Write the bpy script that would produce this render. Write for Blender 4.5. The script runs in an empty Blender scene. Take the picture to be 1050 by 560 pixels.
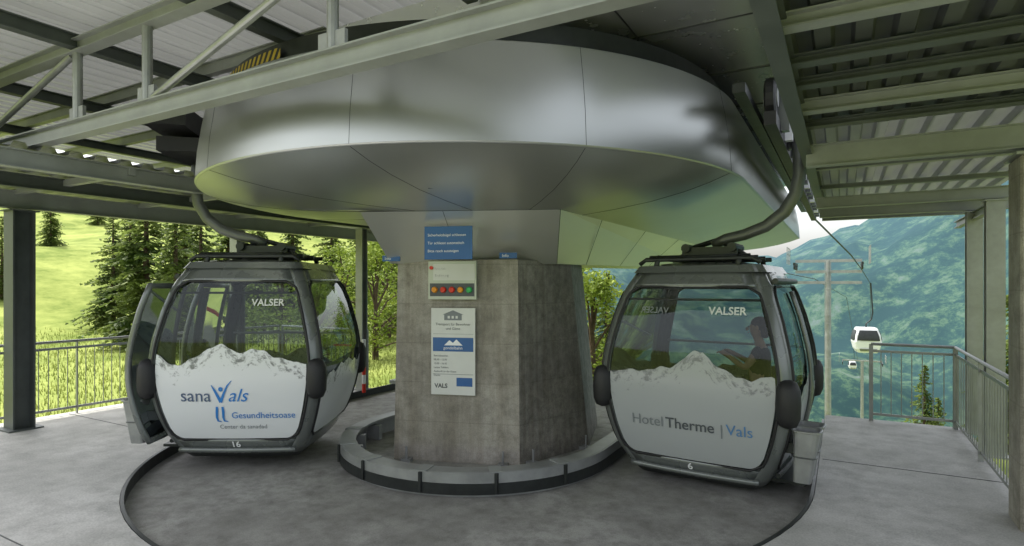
import bpy, bmesh, math, random
from mathutils import Vector, Matrix, noise
random.seed(7)
S=bpy.context.scene
A=math.radians(29.5); CA,SA=math.cos(A),math.sin(A); H=1.95
def cw(xc,d,z=0.0): return Vector((CA*xc-SA*d, SA*xc+CA*d, z))
def pw(px,py,d): return cw((px-525)/600*d, d, H-(py-292)/600*d)
def wc(x,y): return (CA*x+SA*y, -SA*x+CA*y)
CX,CY=-3.98,6.19
# ---------------------------------------------------------------- materials
def mat(name,col=(.5,.5,.5),rough=.6,metal=0.0,spec=.5,nscale=0,namt=0.0,bump=0.0,col2=None,bscale=None,stretch=None,coat=0):
    m=bpy.data.materials.new(name); m.use_nodes=True
    nt=m.node_tree; b=nt.nodes['Principled BSDF']
    b.inputs['Base Color'].default_value=(*col,1); b.inputs['Roughness'].default_value=rough
    b.inputs['Metallic'].default_value=metal; b.inputs['Specular IOR Level'].default_value=spec
    if coat: b.inputs['Coat Weight'].default_value=coat
    if nscale:
        tc=nt.nodes.new('ShaderNodeTexCoord'); mp=nt.nodes.new('ShaderNodeMapping')
        nt.links.new(tc.outputs['Object'],mp.inputs[0])
        if stretch: mp.inputs['Scale'].default_value=stretch
        n=nt.nodes.new('ShaderNodeTexNoise'); n.inputs['Scale'].default_value=nscale; n.inputs['Detail'].default_value=4; n.inputs['Roughness'].default_value=.62
        nt.links.new(mp.outputs[0],n.inputs[0])
        r=nt.nodes.new('ShaderNodeValToRGB'); r.color_ramp.elements[0].position=.32; r.color_ramp.elements[1].position=.68
        c2=col2 if col2 else tuple(c*(1-namt) for c in col)
        r.color_ramp.elements[0].color=(*c2,1); r.color_ramp.elements[1].color=(*col,1)
        nt.links.new(n.outputs[0],r.inputs[0]); nt.links.new(r.outputs[0],b.inputs['Base Color'])
        mr=nt.nodes.new('ShaderNodeMapRange'); mr.inputs[3].default_value=max(0,rough-.12); mr.inputs[4].default_value=min(1,rough+.12)
        nt.links.new(n.outputs[0],mr.inputs[0]); nt.links.new(mr.outputs[0],b.inputs['Roughness'])
    return m
def concrete(name,c1,c2,c3,scale=1.0,boards=False,fineamt=.72):
    m=bpy.data.materials.new(name); m.use_nodes=True; nt=m.node_tree; b=nt.nodes['Principled BSDF']; L=nt.links.new
    tc=nt.nodes.new('ShaderNodeTexCoord')
    def nz(s,d=5,ro=.6,inp=None):
        n=nt.nodes.new('ShaderNodeTexNoise'); n.inputs['Scale'].default_value=s*scale; n.inputs['Detail'].default_value=d; n.inputs['Roughness'].default_value=ro
        L(inp or tc.outputs['Object'],n.inputs[0]); return n
    big=nz(.55); med=nz(3.5,7,.72); fine=nz(60,2)
    r=nt.nodes.new('ShaderNodeValToRGB'); r.color_ramp.elements[0].position=.38; r.color_ramp.elements[1].position=.62
    r.color_ramp.elements[0].color=(*c1,1); r.color_ramp.elements[1].color=(*c2,1); L(big.outputs[0],r.inputs[0])
    r2=nt.nodes.new('ShaderNodeValToRGB'); r2.color_ramp.elements[0].position=.42; r2.color_ramp.elements[1].position=.72
    r2.color_ramp.elements[0].color=(0,0,0,1); r2.color_ramp.elements[1].color=(1,1,1,1); L(med.outputs[0],r2.inputs[0])
    mx=nt.nodes.new('ShaderNodeMix'); mx.data_type='RGBA'; L(r2.outputs[0],mx.inputs[0]); L(r.outputs[0],mx.inputs[6]); mx.inputs[7].default_value=(*c3,1)
    rf=nt.nodes.new('ShaderNodeMapRange'); rf.inputs[1].default_value=.3; rf.inputs[2].default_value=.7; rf.inputs[3].default_value=fineamt; rf.inputs[4].default_value=1.0; L(fine.outputs[0],rf.inputs[0])
    m2=nt.nodes.new('ShaderNodeMix'); m2.data_type='RGBA'; m2.blend_type='MULTIPLY'; m2.inputs[0].default_value=1
    L(mx.outputs[2],m2.inputs[6]); L(rf.outputs[0],m2.inputs[7])
    out=m2.outputs[2]
    bp=nt.nodes.new('ShaderNodeBump'); bp.inputs['Strength'].default_value=.3; bp.inputs['Distance'].default_value=.008
    L(med.outputs[0],bp.inputs['Height'])
    if boards:
        sp=nt.nodes.new('ShaderNodeSeparateXYZ'); L(tc.outputs['Object'],sp.inputs[0])
        ml=nt.nodes.new('ShaderNodeMath'); ml.operation='MULTIPLY'; ml.inputs[1].default_value=1/.46; L(sp.outputs[2],ml.inputs[0])
        fr=nt.nodes.new('ShaderNodeMath'); fr.operation='FRACT'; L(ml.outputs[0],fr.inputs[0])
        rr=nt.nodes.new('ShaderNodeValToRGB'); e=rr.color_ramp.elements; e[0].position=0; e[0].color=(.60,.59,.57,1); e[1].position=.035; e[1].color=(.98,.98,.98,1)
        k=e.new(.97); k.color=(1,1,1,1)
        L(fr.outputs[0],rr.inputs[0])
        mp=nt.nodes.new('ShaderNodeMapping'); mp.inputs['Scale'].default_value=(5,5,.35); L(tc.outputs['Object'],mp.inputs[0])
        st=nz(1.0,5,.6,mp.outputs[0])
        r4=nt.nodes.new('ShaderNodeValToRGB'); r4.color_ramp.elements[0].position=.36; r4.color_ramp.elements[0].color=(.66,.63,.58,1); r4.color_ramp.elements[1].position=.6; r4.color_ramp.elements[1].color=(1,1,1,1); L(st.outputs[0],r4.inputs[0])
        for s,am in ((rr,.6),(r4,.8)):
            m3=nt.nodes.new('ShaderNodeMix'); m3.data_type='RGBA'; m3.blend_type='MULTIPLY'; m3.inputs[0].default_value=am
            L(out,m3.inputs[6]); L(s.outputs[0],m3.inputs[7]); out=m3.outputs[2]
    L(out,b.inputs['Base Color']); L(bp.outputs[0],b.inputs['Normal'])
    rg=nt.nodes.new('ShaderNodeMapRange'); rg.inputs[3].default_value=.40; rg.inputs[4].default_value=.85; L(med.outputs[0],rg.inputs[0]); L(rg.outputs[0],b.inputs['Roughness'])
    return m
M_floor=concrete('floor_concrete',(.47,.465,.435),(.62,.61,.58),(.37,.365,.345))
M_pit=concrete('pit_concrete',(.26,.255,.235),(.42,.415,.39),(.19,.185,.17),1.5)
M_col=concrete('column_concrete',(.36,.335,.29),(.48,.45,.40),(.24,.225,.195),1.6,True)
M_col2=concrete('column_concrete_speckled_shaded',(.30,.28,.25),(.40,.38,.335),(.18,.17,.15),2.6,True,.45)  # coarser speckle, plus the right face's shade put into a darker colour
def steel(name,c,r,streak=(1,1,25),dirt=.25,metal=.8,bump=.05,rv=.05):
    m=bpy.data.materials.new(name); m.use_nodes=True; nt=m.node_tree; b=nt.nodes['Principled BSDF']; L=nt.links.new
    b.inputs['Metallic'].default_value=metal
    tc=nt.nodes.new('ShaderNodeTexCoord'); mp=nt.nodes.new('ShaderNodeMapping'); mp.inputs['Scale'].default_value=streak; L(tc.outputs['Object'],mp.inputs[0])
    n=nt.nodes.new('ShaderNodeTexNoise'); n.inputs['Scale'].default_value=3; n.inputs['Detail'].default_value=3; L(mp.outputs[0],n.inputs[0])
    n2=nt.nodes.new('ShaderNodeTexNoise'); n2.inputs['Scale'].default_value=.8; n2.inputs['Detail'].default_value=2; L(tc.outputs['Object'],n2.inputs[0])
    r1=nt.nodes.new('ShaderNodeMapRange'); r1.inputs[3].default_value=r-rv; r1.inputs[4].default_value=r+rv; L(n.outputs[0],r1.inputs[0]); L(r1.outputs[0],b.inputs['Roughness'])
    rp=nt.nodes.new('ShaderNodeValToRGB'); rp.color_ramp.elements[0].position=.3; rp.color_ramp.elements[1].position=.7
    rp.color_ramp.elements[0].color=(*[k*(1-dirt) for k in c],1); rp.color_ramp.elements[1].color=(*c,1); L(n2.outputs[0],rp.inputs[0]); L(rp.outputs[0],b.inputs['Base Color'])
    bp=nt.nodes.new('ShaderNodeBump'); bp.inputs['Strength'].default_value=bump; bp.inputs['Distance'].default_value=.04; L(n2.outputs[0],bp.inputs['Height']); L(bp.outputs[0],b.inputs['Normal'])
    return m
M_brush=steel('brushed_steel',(.50,.515,.50),.33,(.5,.5,26),.08,.88,.04,.025)
M_under=steel('underside_steel',(.60,.615,.595),.32,(1,1,1),.08,.85,.08,.03)
M_hull=steel('hull_aluminium',(.80,.81,.79),.36,(2,2,2),.04,.65,.03)
M_sof=steel('soffit_steel',(.76,.78,.75),.26,(2,2,2),.06,.7)
M_galv=mat('galvanised_steel',(.40,.41,.41),.42,.55,.5,4,.28)
M_arm=mat('grey_painted_arm',(.15,.16,.16),.36,.4,.5,3,.2)
M_beam=mat('painted_beam',(.34,.355,.345),.5,.2,.5,2.5,.22)
M_beamd=mat('dark_green_beam',(.12,.135,.13),.5,.3,.5,3,.3)
M_sheetd=mat('dark_roof_sheet',(.11,.12,.115),.5,.3,.5,1.5,.35)
M_black=mat('black_rubber',(.018,.018,.02),.55,0,.5,6,.4)
M_dark=mat('dark_metal',(.05,.055,.055),.4,.6,.5,5,.3)
M_hatch=mat('hatch_steel',(.16,.18,.17),.35,.7,.5,5,.2)
M_frame=mat('cabin_grey_paint',(.18,.195,.19),.28,.35,.5,2,.12,0,None,None,None,.4)
M_white=mat('white_panel',(.78,.80,.81),.35,0,.5,2,.06,0,None,None,None,.3)
M_seat=mat('seat_fabric',(.05,.055,.07),.8,0,.3,10,.4)
M_blue=mat('sign_blue',(.02,.11,.34),.35,0,.5,3,.12)
M_ltext=mat('letter_white',(.85,.86,.88),.5,0,.5,3,.03)
M_tdark=mat('letter_grey',(.08,.09,.10),.5,0,.5,3,.1)
M_tgrey=mat('letter_midgrey',(.20,.22,.235),.5,0,.5,3,.1)
M_tsana=mat('letter_slate_blue',(.07,.11,.20),.5,0,.5,3,.1)
M_tblue=mat('letter_blue',(.02,.20,.58),.45,0,.5,3,.1)
M_tlb=mat('letter_pale_blue',(.10,.24,.48),.45,0,.5,3,.1)
M_paper=mat('sign_paper',(.70,.71,.68),.5,0,.5,3,.08)
M_cream=mat('panel_cream',(.58,.62,.52),.45,0,.5,4,.1)
M_red=mat('lamp_red',(.7,.03,.02),.3,0,.5,3,.1); M_grn=mat('lamp_green',(.03,.45,.12),.3,0,.5,3,.1); M_org=mat('lamp_orange',(.8,.3,.02),.3,0,.5,3,.1)
def translucent_sheet(name,c,tr,w):  # roof sheet with translucency added to let soft fill light inside
    m=bpy.data.materials.new(name); m.use_nodes=True; nt=m.node_tree; b=nt.nodes['Principled BSDF']; L=nt.links.new
    tc=nt.nodes.new('ShaderNodeTexCoord'); n=nt.nodes.new('ShaderNodeTexNoise'); n.inputs['Scale'].default_value=1.2; n.inputs['Detail'].default_value=4; L(tc.outputs['Object'],n.inputs[0])
    r=nt.nodes.new('ShaderNodeValToRGB'); r.color_ramp.elements[0].position=.3; r.color_ramp.elements[1].position=.7; r.color_ramp.elements[0].color=(*[k*.75 for k in c],1); r.color_ramp.elements[1].color=(*c,1); L(n.outputs[0],r.inputs[0]); L(r.outputs[0],b.inputs['Base Color'])
    b.inputs['Roughness'].default_value=.5
    t=nt.nodes.new('ShaderNodeBsdfTranslucent'); t.inputs[0].default_value=(*tr,1); x=nt.nodes.new('ShaderNodeMixShader'); x.inputs[0].default_value=w
    o=nt.nodes['Material Output']; L(b.outputs[0],x.inputs[1]); L(t.outputs[0],x.inputs[2]); L(x.outputs[0],o.inputs[0]); return m
M_sheet=translucent_sheet('roof_sheet',(.38,.39,.38),(.9,.92,.9),.055)
M_sheet2=translucent_sheet('translucent_roof_sheet',(.26,.27,.26),(.85,.88,.85),.03)
def glassmat(name,tint,gl):
    m=bpy.data.materials.new(name); m.use_nodes=True; nt=m.node_tree; nt.nodes.clear(); L=nt.links.new
    o=nt.nodes.new('ShaderNodeOutputMaterial'); t=nt.nodes.new('ShaderNodeBsdfTransparent'); t.inputs[0].default_value=(*tint,1)
    g=nt.nodes.new('ShaderNodeBsdfGlossy'); g.inputs['Roughness'].default_value=.03; g.inputs[0].default_value=(.9,.95,.95,1)
    n=nt.nodes.new('ShaderNodeTexNoise'); n.inputs['Scale'].default_value=1.5
    f=nt.nodes.new('ShaderNodeFresnel'); f.inputs[0].default_value=1.5
    a=nt.nodes.new('ShaderNodeMath'); a.operation='MULTIPLY_ADD'; a.inputs[1].default_value=.9; a.inputs[2].default_value=gl; L(f.outputs[0],a.inputs[0])
    bp=nt.nodes.new('ShaderNodeBump'); bp.inputs['Strength'].default_value=.03; L(n.outputs[0],bp.inputs['Height']); L(bp.outputs[0],g.inputs['Normal'])
    x=nt.nodes.new('ShaderNodeMixShader'); L(a.outputs[0],x.inputs[0]); L(t.outputs[0],x.inputs[1]); L(g.outputs[0],x.inputs[2]); L(x.outputs[0],o.inputs[0])
    return m
M_glass=glassmat('cabin_glass',(.54,.59,.58),.0)
def hazard():
    m=bpy.data.materials.new('hazard_stripes'); m.use_nodes=True; nt=m.node_tree; b=nt.nodes['Principled BSDF']; L=nt.links.new
    uv=nt.nodes.new('ShaderNodeUVMap'); w=nt.nodes.new('ShaderNodeTexWave'); w.bands_direction='DIAGONAL'; w.inputs['Scale'].default_value=1.0
    L(uv.outputs[0],w.inputs[0]); r=nt.nodes.new('ShaderNodeValToRGB'); r.color_ramp.interpolation='CONSTANT'
    r.color_ramp.elements[0].color=(.02,.02,.02,1); r.color_ramp.elements[1].position=.5; r.color_ramp.elements[1].color=(.50,.34,.03,1)
    L(w.outputs[0],r.inputs[0]); L(r.outputs[0],b.inputs['Base Color']); return m
M_haz=hazard()
def foliage(name,c1,c2,sc=1.2,tw=.3):
    m=bpy.data.materials.new(name); m.use_nodes=True; nt=m.node_tree; L=nt.links.new; b=nt.nodes['Principled BSDF']
    b.inputs['Roughness'].default_value=.6; b.inputs['Specular IOR Level'].default_value=.2
    g=nt.nodes.new('ShaderNodeNewGeometry'); n=nt.nodes.new('ShaderNodeTexNoise'); n.inputs['Scale'].default_value=sc; n.inputs['Detail'].default_value=3
    L(g.outputs['Position'],n.inputs[0]); r=nt.nodes.new('ShaderNodeValToRGB'); r.color_ramp.elements[0].position=.35; r.color_ramp.elements[1].position=.65
    r.color_ramp.elements[0].color=(*c1,1); r.color_ramp.elements[1].color=(*c2,1); L(n.outputs[0],r.inputs[0]); L(r.outputs[0],b.inputs['Base Color'])
    t=nt.nodes.new('ShaderNodeBsdfTranslucent'); L(r.outputs[0],t.inputs[0]); x=nt.nodes.new('ShaderNodeMixShader'); x.inputs[0].default_value=tw
    o=nt.nodes['Material Output']; L(b.outputs[0],x.inputs[1]); L(t.outputs[0],x.inputs[2]); L(x.outputs[0],o.inputs[0]); return m
M_needle=foliage('needles',(.06,.10,.025),(.18,.23,.055),.9,.4)
M_leaf=foliage('leaves',(.11,.17,.02),(.26,.33,.05))
M_bark=mat('bark',(.12,.085,.06),.9,0,.2,8,.5)
M_grass=foliage('grass_blades',(.17,.21,.045),(.30,.34,.09),.5)
# ---------------------------------------------------------------- helpers
def link(o): S.collection.objects.link(o); return o
def thing(name,label,cat,loc=(0,0,0),rz=0,group=None):
    o=link(bpy.data.objects.new(name,None)); o.location=loc; o.rotation_euler=(0,0,rz); o.empty_display_size=.2
    o['label']=label; o['category']=cat
    if group: o['group']=group
    return o
def tag(o,label,cat,group=None):
    o['label']=label; o['category']=cat
    if group: o['group']=group
    return o
def mk(name,vs,fs,m,parent=None,smooth=False,local=False,uvs=None):
    off=Vector((0,0,0))
    if parent is not None and not local: off=parent.location.copy()
    me=bpy.data.meshes.new(name); me.from_pydata([tuple(Vector(v)-off) for v in vs],[],fs); me.update()
    if m: me.materials.append(m)
    if smooth:
        for p in me.polygons: p.use_smooth=True
    if uvs:
        ul=me.uv_layers.new(name='UVMap')
        for l in me.loops: ul.data[l.index].uv=uvs[l.vertex_index]
    o=link(bpy.data.objects.new(name,me))
    if parent is not None: o.parent=parent
    return o
def join(lists):
    V=[];F=[]
    for v,f in lists:
        n=len(V); V+=list(v); F+=[tuple(i+n for i in q) for q in f]
    return V,F
def boxd(x0,x1,y0,y1,z0,z1):
    v=[(x0,y0,z0),(x1,y0,z0),(x1,y1,z0),(x0,y1,z0),(x0,y0,z1),(x1,y0,z1),(x1,y1,z1),(x0,y1,z1)]
    f=[(0,3,2,1),(4,5,6,7),(0,1,5,4),(1,2,6,5),(2,3,7,6),(3,0,4,7)]
    return [Vector(p) for p in v],f
def bevel(o,w=.01,s=2):
    b=o.modifiers.new('bevel','BEVEL'); b.width=w; b.segments=s; b.limit_method='ANGLE'; return o
def tube(pts,r,n=8,closed=False,cap=True,flat=1.0):
    pts=[Vector(p) for p in pts]; V=[];F=[]; N=len(pts)
    rs=r if isinstance(r,(list,tuple)) else [r]*N
    up=None
    for i,p in enumerate(pts):
        if closed: t=(pts[(i+1)%N]-pts[i-1])
        else: t=pts[min(i+1,N-1)]-pts[max(i-1,0)]
        t.normalize()
        if up is None:
            a=Vector((0,0,1)) if abs(t.z)<.9 else Vector((0,1,0))
            up=(a-t*a.dot(t)).normalized()
        else: up=(up-t*up.dot(t)).normalized()
        s=t.cross(up)
        for k in range(n):
            q=2*math.pi*k/n; V.append(p+(up*math.cos(q)+s*math.sin(q)*flat)*rs[i])
    M=N if closed else N-1
    for i in range(M):
        for k in range(n):
            a=i*n+k;b=i*n+(k+1)%n;c=((i+1)%N)*n+(k+1)%n;d=((i+1)%N)*n+k; F.append((a,d,c,b))
    if cap and not closed:
        F.append(tuple(range(n))); F.append(tuple(range((N-1)*n+n-1,(N-1)*n-1,-1)))
    return V,F
def prism(p0,p1,prof,up=Vector((0,0,1))):
    p0=Vector(p0);p1=Vector(p1); t=(p1-p0).normalized()
    if abs(t.dot(up))>.95: up=Vector((0,1,0))
    u=(up-t*up.dot(t)).normalized(); s=t.cross(u); n=len(prof)
    V=[p+s*a+u*b for p in (p0,p1) for a,b in prof]
    F=[(i,(i+1)%n,n+(i+1)%n,n+i) for i in range(n)]+[tuple(range(n-1,-1,-1)),tuple(range(n,2*n))]
    return V,F
def iprof(w,h,t=.012,tw=.009):
    a=w/2;b=h/2
    return [(-a,-b),(a,-b),(a,-b+t),(tw,-b+t),(tw,b-t),(a,b-t),(a,b),(-a,b),(-a,b-t),(-tw,b-t),(-tw,-b+t),(-a,-b+t)]
def rprof(w,h): return [(-w/2,-h/2),(w/2,-h/2),(w/2,h/2),(-w/2,h/2)]
def corr(x0,x1,y0,y1,z,pitch=.22,dep=.05,alongY=True):
    a0,a1=(x0,x1) if alongY else (y0,y1); b0,b1=(y0,y1) if alongY else (x0,x1)
    V=[];a=a0; prof=[]
    while a<a1:
        for f,h in ((0,0),(.4,0),(.5,1),(.9,1)): prof.append((min(a+f*pitch,a1),h*dep))
        a+=pitch
    for t,h in prof:
        for b in (b0,b1): V.append(Vector((t,b,z+h)) if alongY else Vector((b,t,z+h)))
    F=[(2*i,2*i+2,2*i+3,2*i+1) for i in range(len(prof)-1)]
    return V,F
def txt_mesh(body,size,align='LEFT',shear=0,bold=0):
    c=bpy.data.curves.new('t','FONT'); c.body=body; c.size=size; c.align_x=align; c.shear=shear; c.offset=bold; c.resolution_u=4
    o=bpy.data.objects.new('t',c); link(o); bpy.context.view_layer.update()
    me=bpy.data.meshes.new_from_object(o.evaluated_get(bpy.context.evaluated_depsgraph_get()))
    V=[v.co.copy() for v in me.vertices]; F=[tuple(p.vertices) for p in me.polygons]
    bpy.data.objects.remove(o); bpy.data.curves.remove(c); bpy.data.meshes.remove(me)
    return V,F
# ---------------------------------------------------------------- camera, world, sun
cam=bpy.data.cameras.new('camera'); co=link(bpy.data.objects.new('camera',cam)); co.location=(0,0,H); co.rotation_euler=(math.pi/2,0,A)
cam.sensor_width=36; cam.lens=36*600/1050; cam.shift_y=12/1050; cam.clip_end=20000; cam.clip_start=.05; S.camera=co
sdir=Vector((-1,.06,0)).normalized(); el=math.radians(60)
sv=Vector((sdir.x*math.cos(el),sdir.y*math.cos(el),math.sin(el)))
w=bpy.data.worlds.new('World'); S.world=w; w.use_nodes=True; nt=w.node_tree
sky=nt.nodes.new('ShaderNodeTexSky'); sky.sky_type='NISHITA'; sky.sun_disc=False; sky.sun_elevation=el; sky.sun_rotation=math.atan2(sdir.x,sdir.y)
sky.altitude=200; sky.dust_density=5; sky.air_density=1.2
hs=nt.nodes.new('ShaderNodeHueSaturation'); hs.inputs['Saturation'].default_value=.28
nt.links.new(sky.outputs[0],hs.inputs['Color']); nt.links.new(hs.outputs[0],nt.nodes['Background'].inputs[0]); nt.nodes['Background'].inputs[1].default_value=.38
sl=bpy.data.lights.new('sun','SUN'); sl.energy=5.0; sl.angle=math.radians(.6); sl.color=(1,.95,.86); so=link(bpy.data.objects.new('sun',sl)); so.rotation_euler=sv.to_track_quat('Z','Y').to_euler()
S.view_settings.view_transform='Standard'; S.view_settings.look='None'; S.view_settings.exposure=0
# ---------------------------------------------------------------- terrain
def sm(a,b,x):
    t=max(0,min(1,(x-a)/(b-a))); return t*t*(3-2*t)
def ridge_h(t):
    px=525+600*math.tan(max(-1.2,min(1.2,t)))
    if px<790: y=268
    elif px<900: y=268-(px-790)*.32
    else: y=233-(px-900)*.42
    y=max(y,165)
    return H+(292-y)/600*3000*math.cos(max(-1.2,min(1.2,t)))
def terr(xc,d):
    r=math.hypot(xc,d); t=math.atan2(xc,d)
    k=sm(-.10,.33,t) if t>-1.9 else 0
    if r<26: left=-.75+.012*max(0,r-9)
    elif r<130: left=-.55+.17*(r-26)*sm(20,45,r)
    else: left=-.55+.17*104+.03*min(300,r-130)
    dn=-.9-.42*max(0,r-13) if r<800 else -.9-.42*787-.05*(r-800)
    dn=max(dn,-420)
    z=left*(1-k)+dn*k
    z+=noise.noise(Vector((xc*.05,d*.05,0)))*min(2,max(0,(r-20)*.05))
    if r>900:
        e=sm(950,3000,r); hh=ridge_h(t)
        n=noise.fractal(Vector((xc*.0022,d*.0022,3)),.9,2.1,7)
        z=z*(1-e)+(hh+n*110)*e
        z+=n*80*sm(900,1500,r)*(1-e)
    return z
V=[];F=[];NA=320
rads=[0.5]; r=3.0
while r<6500: rads.append(r); r*=1.04
for r in rads:
    for i in range(NA):
        th=-math.pi+2*math.pi*i/NA; xc=r*math.sin(th); d=r*math.cos(th); V.append(cw(xc,d,terr(xc,d)))
for j in range(len(rads)-1):
    for i in range(NA): a=j*NA+i;b=j*NA+(i+1)%NA; F.append((a,b,b+NA,a+NA))
F.append(tuple(range(NA-1,-1,-1)))
m=bpy.data.materials.new('terrain'); m.use_nodes=True; nt=m.node_tree; b=nt.nodes['Principled BSDF']; L=nt.links.new; b.inputs['Roughness'].default_value=.95; b.inputs['Specular IOR Level'].default_value=.05
g=nt.nodes.new('ShaderNodeNewGeometry')
def nz(s,d=5,ro=.6):
    n=nt.nodes.new('ShaderNodeTexNoise'); n.inputs['Scale'].default_value=s; n.inputs['Detail'].default_value=d; n.inputs['Roughness'].default_value=ro; L(g.outputs['Position'],n.inputs[0]); return n
n1=nz(.35,6,.75);n2=nz(.009,9,.80)
r1=nt.nodes.new('ShaderNodeValToRGB'); r1.color_ramp.elements[0].position=.36; r1.color_ramp.elements[0].color=(.12,.165,.035,1); r1.color_ramp.elements[1].position=.63; r1.color_ramp.elements[1].color=(.28,.32,.09,1); L(n1.outputs[0],r1.inputs[0])
r2=nt.nodes.new('ShaderNodeValToRGB'); e=r2.color_ramp.elements; e[0].position=.45; e[0].color=(.006,.020,.014,1); e[1].position=.70; e[1].color=(.13,.145,.14,1)
k=e.new(.51); k.color=(.016,.040,.022,1); k=e.new(.56); k.color=(.055,.095,.04,1); L(n2.outputs[0],r2.inputs[0])
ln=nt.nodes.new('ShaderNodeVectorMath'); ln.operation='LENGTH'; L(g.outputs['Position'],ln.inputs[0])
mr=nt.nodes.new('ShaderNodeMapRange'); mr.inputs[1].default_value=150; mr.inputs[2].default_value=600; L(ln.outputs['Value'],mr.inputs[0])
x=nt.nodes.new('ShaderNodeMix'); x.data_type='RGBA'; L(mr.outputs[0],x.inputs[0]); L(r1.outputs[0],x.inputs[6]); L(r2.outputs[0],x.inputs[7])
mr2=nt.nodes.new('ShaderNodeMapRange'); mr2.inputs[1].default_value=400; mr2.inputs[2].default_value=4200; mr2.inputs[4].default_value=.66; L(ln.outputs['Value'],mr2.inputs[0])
x2=nt.nodes.new('ShaderNodeMix'); x2.data_type='RGBA'; L(mr2.outputs[0],x2.inputs[0]); L(x.outputs[2],x2.inputs[6]); x2.inputs[7].default_value=(.075,.145,.185,1); L(x2.outputs[2],b.inputs['Base Color'])  # aerial haze painted into the base colour, bluer with distance
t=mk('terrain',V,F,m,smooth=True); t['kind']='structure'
V=[];F=[]
for i in range(16000):
    d=random.uniform(7,26); xc=-random.uniform(.15,1.1)*d; p=cw(xc,d)
    if p.x>-10.5 and p.y<9.5: continue
    z=terr(xc,d); h=random.uniform(.05,.18)*(1.8 if random.random()<.06 else 1); a=random.uniform(0,6.28); dx,dy=math.cos(a)*.022,math.sin(a)*.022; n=len(V)
    V+= [p+Vector((-dx,-dy,z-.05)),p+Vector((dx,dy,z-.05)),p+Vector((random.uniform(-.06,.06),random.uniform(-.06,.06),z+h))]; F.append((n,n+1,n+2))
o=mk('grass',V,F,M_grass); o['kind']='stuff'
# ---------------------------------------------------------------- floor
RP=3.75
V=[(-10.3,-5),(1.45,-5),(1.45,9.95),(-.23,9.95),(-.23,CY)]
for i in range(1,48):
    a=-math.pi*i/48; V.append((CX+RP*math.cos(a),CY+RP*math.sin(a)))
V+=[(CX-RP,CY),(CX-RP,8.3),(-10.3,8.3)]
bm=bmesh.new(); f=bm.faces.new([bm.verts.new((x,y,0)) for x,y in V])
if f.normal.z<0: f.normal_flip()
ex=bmesh.ops.extrude_face_region(bm,geom=[f])
for e in ex['geom']:
    if isinstance(e,bmesh.types.BMVert): e.co.z=-.42
bmesh.ops.recalc_face_normals(bm,faces=bm.faces); bmesh.ops.triangulate(bm,faces=[q for q in bm.faces if len(q.verts)>4])
me=bpy.data.meshes.new('floor'); bm.to_mesh(me); me.materials.append(M_floor); fl=link(bpy.data.objects.new('floor',me)); fl['kind']='structure'
v,f=boxd(-8,0,2.2,9.7,-.46,-.12); o=mk('lowered_floor',v,f,M_pit); o['kind']='structure'
def stad(R,z,yend,n=48,x0=CX,y0=CY):
    P=[Vector((x0+R,yend,z))]
    for i in range(n+1):
        a=-math.pi*i/n; P.append(Vector((x0+R*math.cos(a),y0+R*math.sin(a),z)))
    P.append(Vector((x0-R,yend,z))); return P
def bandsolid(R0,R1,z0,z1,yend,n=64,a0=0,a1=math.pi,straight=(True,True)):
    def pts(R,z):
        P=[]
        if straight[0]: P.append(Vector((CX+R,yend,z)))
        for i in range(n+1):
            a=-(a0+(a1-a0)*i/n); P.append(Vector((CX+R*math.cos(a),CY+R*math.sin(a),z)))
        if straight[1]: P.append(Vector((CX-R,yend,z)))
        return P
    a,b,c,d=pts(R0,z0),pts(R1,z0),pts(R1,z1),pts(R0,z1); N=len(a)
    V=a+b+c+d;F=[]
    for k in range(4):
        for i in range(N-1): F.append((k*N+i,k*N+i+1,((k+1)%4)*N+i+1,((k+1)%4)*N+i))
    F+=[(0,N,2*N,3*N),(N-1,4*N-1,3*N-1,2*N-1)]
    return V,F
edge=tag(mk('floor_edge_strip',*bandsolid(3.715,3.745,-.118,.004,9.6),M_dark),'dark steel edging around the lowered concrete floor','edge strip')
for p0,p1 in (((-.2,3.4),(1.4,3.4)),((-.2,7.4),(1.4,7.4)),((-10.2,2.0),(-1.0,2.0)),((-10.2,4.4),(-7.75,4.4))):
    v,f=boxd(p0[0],p1[0],p0[1]-.005,p0[1]+.005,.001,.004); o=mk('floor_joint',v,f,M_dark); o['kind']='structure'
v,f=boxd(-1.6,1.25,3.75,4.03,.002,.008); o=mk('floor_cover_plate',v,f,M_beamd); tag(o,'long grey cover plate let into the concrete deck','floor plate'); bevel(o,.002,1)
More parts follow.
